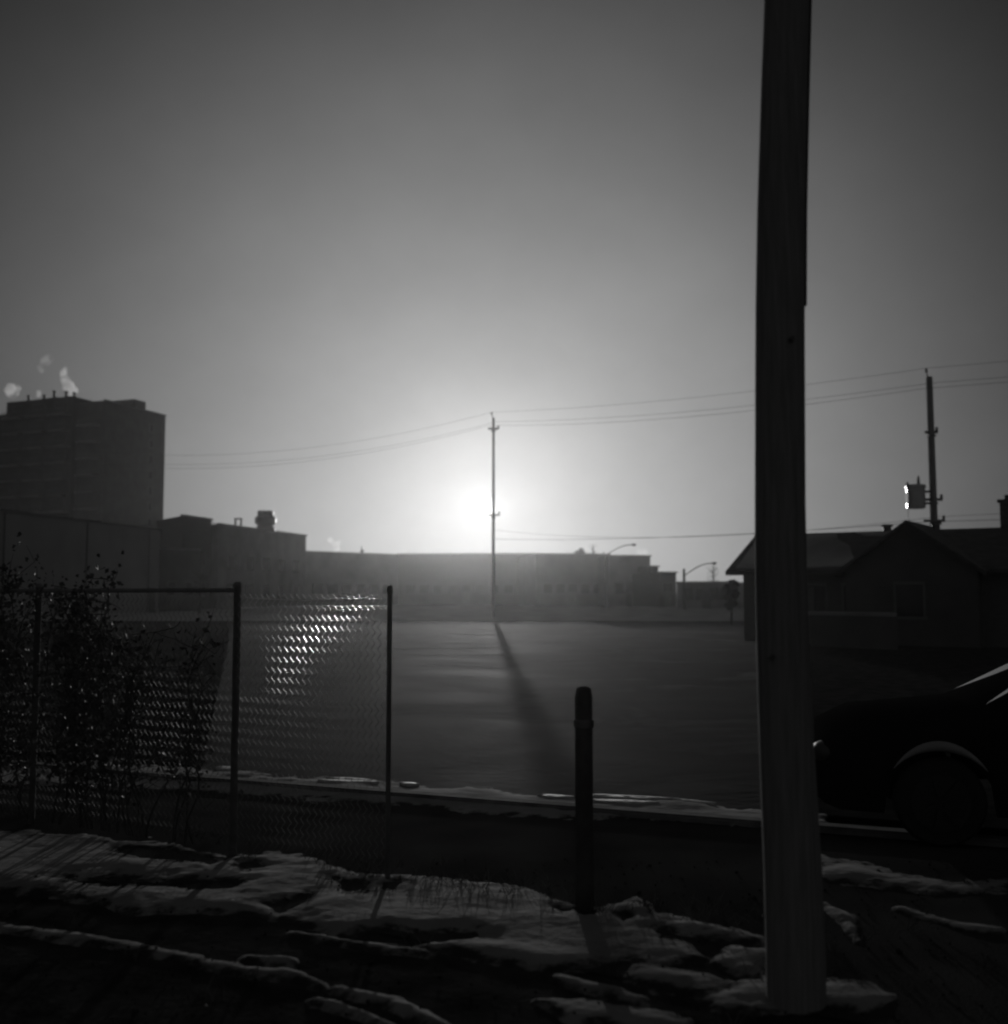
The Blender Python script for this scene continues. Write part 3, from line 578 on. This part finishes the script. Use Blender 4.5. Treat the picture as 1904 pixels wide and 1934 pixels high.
# creeper on the left bays
def creeper(s0, s1, label, n, seed, hi=FH + .08):
    rnd = random.Random(seed); t = thing('climbing_creeper', label, 'climbing plant', fpt((s0 + s1) / 2, 0), 0, 'withered creepers on the left of the fence'); org = fpt((s0 + s1) / 2, 0)
    bm = bmesh.new(); ends = []
    for k in range(13):
        s = s0 + (s1 - s0) * rnd.random(); P = [fpt(s, -.03, rnd.uniform(.01, .05)) - org]; z = 0
        while z < hi * rnd.uniform(.8, 1.02): z += rnd.uniform(.1, .2); s += rnd.uniform(-.09, .09); s = min(max(s, s0), s1); P.append(fpt(s, z, rnd.uniform(-.04, .05)) - org)
        tube(bm, P, [.009 * (1 - .75 * i / len(P)) for i in range(len(P))], 5); ends += P[3:]
        for q in P[2:]:
            for _ in range(3):
                e1 = q + Vector((rnd.gauss(0, .09), rnd.gauss(0, .03), rnd.gauss(.03, .08))); e2 = e1 + Vector((rnd.gauss(0, .06), rnd.gauss(0, .02), rnd.gauss(.02, .06))); tube(bm, [q, e1, e2], [.0035, .0025, .0012], 4); ends += [e1, e2]
    link('stem', bm, bark, t)
    bm = bmesh.new()
    for k in range(n):
        b = rnd.choice(ends) + Vector((rnd.gauss(0, .055), rnd.gauss(0, .04), rnd.gauss(0, .055))); sz = rnd.uniform(.012, .032)
        m_ = Matrix.Translation(b) @ Matrix.Rotation(rnd.uniform(0, 6.3), 4, 'Z') @ Matrix.Rotation(rnd.uniform(-1.2, 1.2), 4, 'X') @ Matrix.Rotation(rnd.uniform(0, 6.3), 4, 'Y')
        v = [bm.verts.new(m_ @ Vector(q)) for q in ((0, 0, -sz), (sz * .7, .2 * sz, -.1 * sz), (0, -.1 * sz, sz), (-sz * .7, .2 * sz, -.1 * sz))]; bm.faces.new(v)
    link('foliage', bm, leafm, t)
creeper(-3.9, -2.4, 'densest withered creeper, topping the fence at the far left', 4200, 1, FH + .12)
creeper(-2.4, -1.3, 'ragged creeper with leaves poking above the rail beside the densest one', 2400, 2, FH + .1)
creeper(-1.3, -.35, 'thin sparse creeper nearest the end of the fence rail', 700, 3, FH * .8)

bm = bmesh.new(); rnd = random.Random(21)
for k in range(150):
    s = rnd.uniform(-4.5, 4.2); b = fpt(s, -.04, rnd.gauss(.16, .12)) if rnd.random() < .85 else Vector((rnd.uniform(-3, 3.4), rnd.uniform(4.2, 6), -.05))
    for _ in range(rnd.randint(4, 11)):
        q = b + Vector((rnd.gauss(0, .035), rnd.gauss(0, .03), 0)); h = rnd.uniform(.03, .09); a = rnd.uniform(0, 6.3); ln = rnd.uniform(.02, .12); wd = .0022
        e = q + Vector((math.cos(a) * ln, math.sin(a) * ln, h)); m1 = q.lerp(e, .5) + Vector((0, 0, h * .12))
        bm.faces.new([bm.verts.new(v) for v in (q + Vector((wd, 0, 0)), m1 + Vector((wd, 0, 0)), e, m1 - Vector((wd, 0, 0)), q - Vector((wd, 0, 0)))])
gr = link('dry_grass', bm, leafm); gr['kind'] = 'stuff'; gr['label'] = 'dry winter grass tufts poking through the snow by the fence'; gr['category'] = 'grass'
bm = bmesh.new()
for k in range(1500):
    q = Vector((rnd.uniform(-3.4, 4), rnd.uniform(3.7, 7.5), -.045)); sz = rnd.uniform(.003, .009) * (2.2 if rnd.random() < .05 else 1)
    for v in bmesh.ops.create_icosphere(bm, subdivisions=1, radius=sz, matrix=Matrix.Translation(q))['verts']: v.co = q + (v.co - q) * rnd.uniform(.7, 1.2)
gv = link('grit', bm, soil); gv['kind'] = 'stuff'; gv['label'] = 'scattered grit and frozen clods on the dark ground'; gv['category'] = 'grit'

# ---------------------------------------------------------------- parked car at the right
def car(loc, rz):
    t = thing('parked_car', 'dark parked car facing left, partly beyond the right edge, snow around it', 'car', loc, rz)
    Lc, Wd = 4.5, .87; wb = (.88, 3.45)                       # x = 0 at the front bumper, +x towards the rear, near side -y
    def zt(x):  return float(np.interp(x, [0, .1, .35, 1.15, 1.95, 2.3, 3.2, 3.9, 4.35, 4.5], [.55, .74, .86, .95, 1.36, 1.42, 1.42, 1.05, .99, .85]))
    def zbt(x): return min(zt(x), float(np.interp(x, [0, .1, .4, 1.2, 3.6, 4.4, 4.5], [.5, .68, .8, .89, .95, .92, .8])))
    def wbt(x): return Wd * float(np.interp(x, [0, .12, .5, 3.9, 4.35, 4.5], [.72, .88, 1, 1, .93, .8]))
    def zlo(x):
        z = float(np.interp(x, [0, .15, 4.3, 4.5], [.32, .22, .24, .36]))
        for c in wb:
            if abs(x - c) < .37: z = max(z, .30 + math.sqrt(.37 ** 2 - (x - c) ** 2))
        return z
    def wtop(x): return wbt(x) * (1 - .24 * min(1, max(0, (zt(x) - zbt(x)) / .45)))
    def sec(x):
        w_, zb, zz, zl = wbt(x), zbt(x), zt(x), zlo(x); wt = wtop(x)
        h = [(w_ * .96, zl), (w_, zl + (zb - zl) * .35), (w_ * 1.0, zl + (zb - zl) * .8), (w_ * .965, zb), (wt * .93 if zz > zb + .05 else w_ * .9, zz - .035 if zz > zb + .05 else zz - .0), (wt * .8, zz + .0), (0, zz + .025)]
        return [Vector((x, -a, b)) for a, b in h] + [Vector((x, a, b)) for a, b in h[-2::-1]]
    xs = sorted(set([0, .05, .1, .2, .35] + [.5 + .03 * k for k in range(26)] + [1.35, 1.6, 1.8, 1.95, 2.1, 2.3, 2.7, 2.95] + [3.07 + .03 * k for k in range(26)] + [4.0, 4.2, 4.35, 4.45, 4.5]))
    bm = bmesh.new(); rings = [[bm.verts.new(p) for p in sec(x)] for x in xs]
    for a, b in zip(rings, rings[1:]):
        for k in range(len(a) - 1): bm.faces.new((a[k], b[k], b[k + 1], a[k + 1]))
    bm.faces.new(rings[0]); bm.faces.new(rings[-1][::-1]); bmesh.ops.recalc_face_normals(bm, faces=bm.faces[:]); link('body', bm, carpaint, t, True)
    for sg in (-1, 1):
        for x0, x1 in ((1.55, 2.45), (2.52, 3.55)):
            bm = bmesh.new(); g = []
            for i in range(6):
                x = x0 + (x1 - x0) * i / 5; zb, zz = zbt(x), zt(x); zz = max(zz, zb + .06)
                yo = wbt(x) * .965 + .006; yi = wtop(x) * .93 + .012; f0, f1 = .1, .86
                g.append((bm.verts.new((x, sg * (yo + (yi - yo) * f0), zb + (zz - zb) * f0)), bm.verts.new((x, sg * (yo + (yi - yo) * f1), zb + (zz - zb) * f1 - .02))))
            for a, b in zip(g, g[1:]): bm.faces.new((a[0], b[0], b[1], a[1]))
            link('side_window', bm, glass, t)
        bm = bmesh.new(); box(bm, (1.75, sg * .97, .98), (.12, .2, .13)); bmesh.ops.bevel(bm, geom=bm.edges[:], offset=.03, segments=2, affect='EDGES'); link('wing_mirror', bm, carpaint, t)
        bm = bmesh.new(); bmesh.ops.create_uvsphere(bm, u_segments=14, v_segments=8, radius=.1, matrix=Matrix.Translation((.1, sg * .62, .62)) @ Matrix.Diagonal((.9, 1.5, .8, 1))); link('headlight', bm, lensm, t, True)
        for x in (2.5,): 
            bm = bmesh.new(); box(bm, (2.35, sg * .885, .78), (.16, .03, .03)); link('door_handle', bm, carpaint, t)
        for x in wb:
            bm = bmesh.new(); lathe(bm, [(.2, -.1), (.29, -.1), (.315, -.07), (.315, .07), (.29, .1), (.2, .1)], seg=28)
            for v in bm.verts: v.co = Matrix.Translation((x, sg * .76, .315)) @ Matrix.Rotation(R(90), 4, 'X') @ v.co
            wh = link('wheel', bm, rubber, t)
            bm = bmesh.new(); lathe(bm, [(.2, -.04), (.205, .04), (.17, .05), (.05, .03)], seg=28)
            for v in bm.verts: v.co = Matrix.Translation((x, sg * .83, .315)) @ Matrix.Rotation(R(90 * -sg * -1), 4, 'X') @ v.co
            for k in range(7):
                a = 2 * math.pi * k / 7; c = Vector((x + .11 * math.cos(a), sg * .885, .315 + .11 * math.sin(a)))
                vv = bmesh.ops.create_cube(bm, size=1, matrix=Matrix.Translation(c) @ Matrix.Rotation(-a, 4, 'Y') @ Matrix.Diagonal((.18, .02, .035, 1)))
            link('rim', bm, alloy, wh)
    bm = bmesh.new(); g = []
    for y in (-.62, -.3, 0, .3, .62): g.append((bm.verts.new((1.2, y * 1.05, .975)), bm.verts.new((1.92, y * .86, 1.365))))
    for a, b in zip(g, g[1:]): bm.faces.new((a[0], b[0], b[1], a[1]))
    link('windscreen', bm, glass, t)
    bm = bmesh.new(); box(bm, (.0, 0, .47), (.05, 1.0, .12)); link('grille', bm, rubber, t)
    # pale strip painted as the highlight along the front wheel arch
    bm = bmesh.new(); g = []
    for i in range(15):
        a = R(38 + 104 * i / 14); x = .88 + .4 * math.cos(a); z = .30 + .4 * math.sin(a); th = .03 * math.sin(math.pi * i / 14) + .004
        g.append([bm.verts.new((x, -wbt(x) - .012 - b * .8, z + c)) for b, c in ((0, -th * .6), (th, 0), (th * .8, th), (-.01, th * 1.5))])
    for a, b in zip(g, g[1:]):
        for j in range(3): bm.faces.new((a[j], b[j], b[j + 1], a[j + 1]))
    link('arch_highlight', bm, highlightm, t, True)
    return t
cw = ground(1777, 1585); rzc = R(-13)
off = Matrix.Rotation(rzc, 4, 'Z') @ Vector((.88, -.8, 0))
car((cw.x - off.x, cw.y - off.y, -.05), rzc)

# ---------------------------------------------------------------- far trees and shrubs
def tree(name, label, px, pytop, Y, wpx, kind, seed, group=None):
    rnd = random.Random(seed); tp = at(px, pytop, Y); h = tp.z; wd = wpx * Y / F; t = thing(name, label, 'tree' if kind != 'bush' else 'shrub', (tp.x, tp.y, 0), 0, group)
    bm = bmesh.new(); tube(bm, [(0, 0, -.3), (.05, 0, h * .5), (0, 0, h * (.98 if kind != 'bush' else .7))], [.05 * h ** .7, .03 * h ** .7, .008 * h], 8)
    tips = []
    for k in range(26 if kind != 'bare' else 44):
        z = h * rnd.uniform(.3, .92); a = rnd.uniform(0, 6.3)
        ln = wd / 2 * (1.15 * (1 - (z / h - .3) / .7) + .12 if kind == 'conifer' else math.sqrt(max(.1, 1 - ((z / h - .62) / .42) ** 2))) * rnd.uniform(.7, 1.05)
        up = -.15 if kind == 'conifer' else .6
        P = [(0, 0, z), (ln * .5 * math.cos(a), ln * .5 * math.sin(a), z + up * ln * .4), (ln * math.cos(a), ln * math.sin(a), z + up * ln)]; tube(bm, P, [.035, .02, .008], 5); tips += P[1:]
        if kind == 'bare':
            for _ in range(3):
                b = Vector(P[rnd.choice((1, 2))]); tube(bm, [b, b + Vector((rnd.uniform(-.4, .4), rnd.uniform(-.4, .4), rnd.uniform(.2, .7)))], [.012, .004], 4)
    link('trunk', bm, bark, t)
    if kind != 'bare':
        bm = bmesh.new()
        for k in range(1500):
            b = Vector(rnd.choice(tips)); s = wd * .09; c = b + Vector((rnd.gauss(0, s), rnd.gauss(0, s), rnd.gauss(0, s))); sz = rnd.uniform(.05, .13)
            c.z = min(c.z, h); m_ = Matrix.Translation(c) @ Matrix.Rotation(rnd.uniform(0, 6.3), 4, Vector((rnd.gauss(0, 1), rnd.gauss(0, 1), rnd.gauss(0, 1) + .01)).normalized())
            bm.faces.new([bm.verts.new(m_ @ Vector(q)) for q in ((-sz, 0, -sz * .5), (sz, 0, -sz * .4), (.6 * sz, 0, sz), (-.7 * sz, 0, sz * .8))])
        link('crown', bm, needle, t)
tree('conifer_tree', 'small pointed conifer rising behind the long low shed', 683, 1029, 178, 14, 'conifer', 3)
tree('evergreen_tree', 'round evergreen behind the roofs left of the upper street lamp', 1096, 1032, 168, 19, 'round', 4)
tree('conifer_tree', 'narrow conifer immediately right of the round evergreen', 1140, 1040, 168, 9, 'conifer', 5)
tree('bare_tree', 'thin leafless tree behind the roofs between evergreen and upper lamp', 1120, 1026, 172, 20, 'bare', 6)
tree('bare_tree', 'thin leafless tree under the head of the lower street lamp', 1347, 1066, 150, 22, 'bare', 8)
tree('evergreen_bush', 'dark bush at the left foot of the gabled house', 1380, 1097, 62, 22, 'bush', 9)
tree('bare_tree', 'wide leafless shrub-like tree before the boxy block', 378, 1082, 98, 46, 'bare', 11)

# ---------------------------------------------------------------- steam from the roofs
def steam_mat(dens, seed, sc_):
    m = bpy.data.materials.new('steam'); m.use_nodes = True; t = m.node_tree; n = t.nodes; l = t.links; n.clear()
    o = n.new('ShaderNodeOutputMaterial'); v = n.new('ShaderNodeVolumePrincipled'); v.inputs['Color'].default_value = (1, 1, 1, 1); v.inputs['Anisotropy'].default_value = .6
    co = n.new('ShaderNodeTexCoord'); nz = n.new('ShaderNodeTexNoise'); nz.inputs['Scale'].default_value = sc_; nz.inputs['Detail'].default_value = 3
    mp = n.new('ShaderNodeMapping'); mp.inputs['Location'].default_value = (seed, seed, 0); l.new(co.outputs['Object'], mp.inputs[0]); l.new(mp.outputs[0], nz.inputs['Vector'])
    rp = n.new('ShaderNodeMapRange'); rp.inputs['From Min'].default_value = .38; rp.inputs['From Max'].default_value = .66; rp.inputs['To Max'].default_value = dens; l.new(nz.outputs['Fac'], rp.inputs[0])
    l.new(rp.outputs[0], v.inputs['Density']); l.new(v.outputs[0], o.inputs['Volume']); return m
def steam(label, blobs, Y, dens, seed):
    c0 = at(blobs[0][0], blobs[0][1], Y); bm = bmesh.new()
    for px, py, r in blobs:
        c = at(px, py, Y) - c0; rr = r * Y / F
        vv = bmesh.ops.create_icosphere(bm, subdivisions=3, radius=rr, matrix=Matrix.Translation(c))['verts']
        for v in vv: v.co = c + (v.co - c) * (1 + .35 * noise.noise((v.co - c) * (1.6 / rr) + Vector((seed, 0, 0))))
    me_ = bpy.data.meshes.new('steam_plume'); bm.to_mesh(me_); bm.free(); o = bpy.data.objects.new('steam_plume', me_); COL.objects.link(o); o.location = c0
    md = o.modifiers.new('merge', 'REMESH'); md.mode = 'VOXEL'; md.voxel_size = .14 * (Y / 200) * 2
    me_.materials.append(steam_mat(dens, seed, .55 * 200 / Y)); return tag(o, label, 'steam', 'steam plumes rising from rooftops')
steam('tall leaning steam plume on the tower roof, brightest of all', [(136, 738, 11), (128, 728, 12), (122, 716, 10), (120, 705, 8), (124, 696, 5)], 203, 1.3, 1.0)
steam('round steam puff at the left end of the tower roof', [(24, 742, 12), (22, 735, 13), (30, 733, 10)], 206, 1.0, 2.0)
steam('tiny steam puff between the two larger ones on the tower', [(72, 747, 5), (73, 742, 6), (70, 738, 3)], 204, .9, 3.0)
steam('detached faint wisp floating above the tower', [(88, 680, 11), (94, 676, 8), (82, 684, 7), (78, 700, 6), (72, 694, 4)], 205, .2, 4.0)
steam('small steam puff over the long low shed', [(636, 1036, 7), (635, 1029, 7), (640, 1024, 5), (624, 1020, 6)], 170, .8, 5.0)
steam('small steam puff behind the stepped end of the low range', [(1212, 1046, 8), (1217, 1041, 8), (1206, 1040, 5)], 160, 1.0, 6.0)
steam('low bright steam at the joint of shed and flat-roofed building', [(749, 1044, 4), (752, 1040, 4), (762, 1045, 4)], 172, .8, 7.0)
steam('thin steam drifting just right of the sun', [(945, 1016, 8), (955, 1008, 8), (966, 1002, 6)], 180, .12, 8.0)

# ---------------------------------------------------------------- the air
HAZE, HG = 0.00018, 0.89
bm = bmesh.new(); box(bm, (0, 100, 26.5), (420, 232, 58)); o = link('haze', bm, mat('unused', .5)); o['kind'] = 'stuff'
hm = bpy.data.materials.new('haze'); hm.use_nodes = True; n = hm.node_tree.nodes; n.clear(); oo = n.new('ShaderNodeOutputMaterial'); v = n.new('ShaderNodeVolumePrincipled')
v.inputs['Color'].default_value = (1, 1, 1, 1); v.inputs['Density'].default_value = HAZE; v.inputs['Anisotropy'].default_value = HG
hm.node_tree.links.new(v.outputs[0], oo.inputs['Volume']); o.data.materials.clear(); o.data.materials.append(hm)
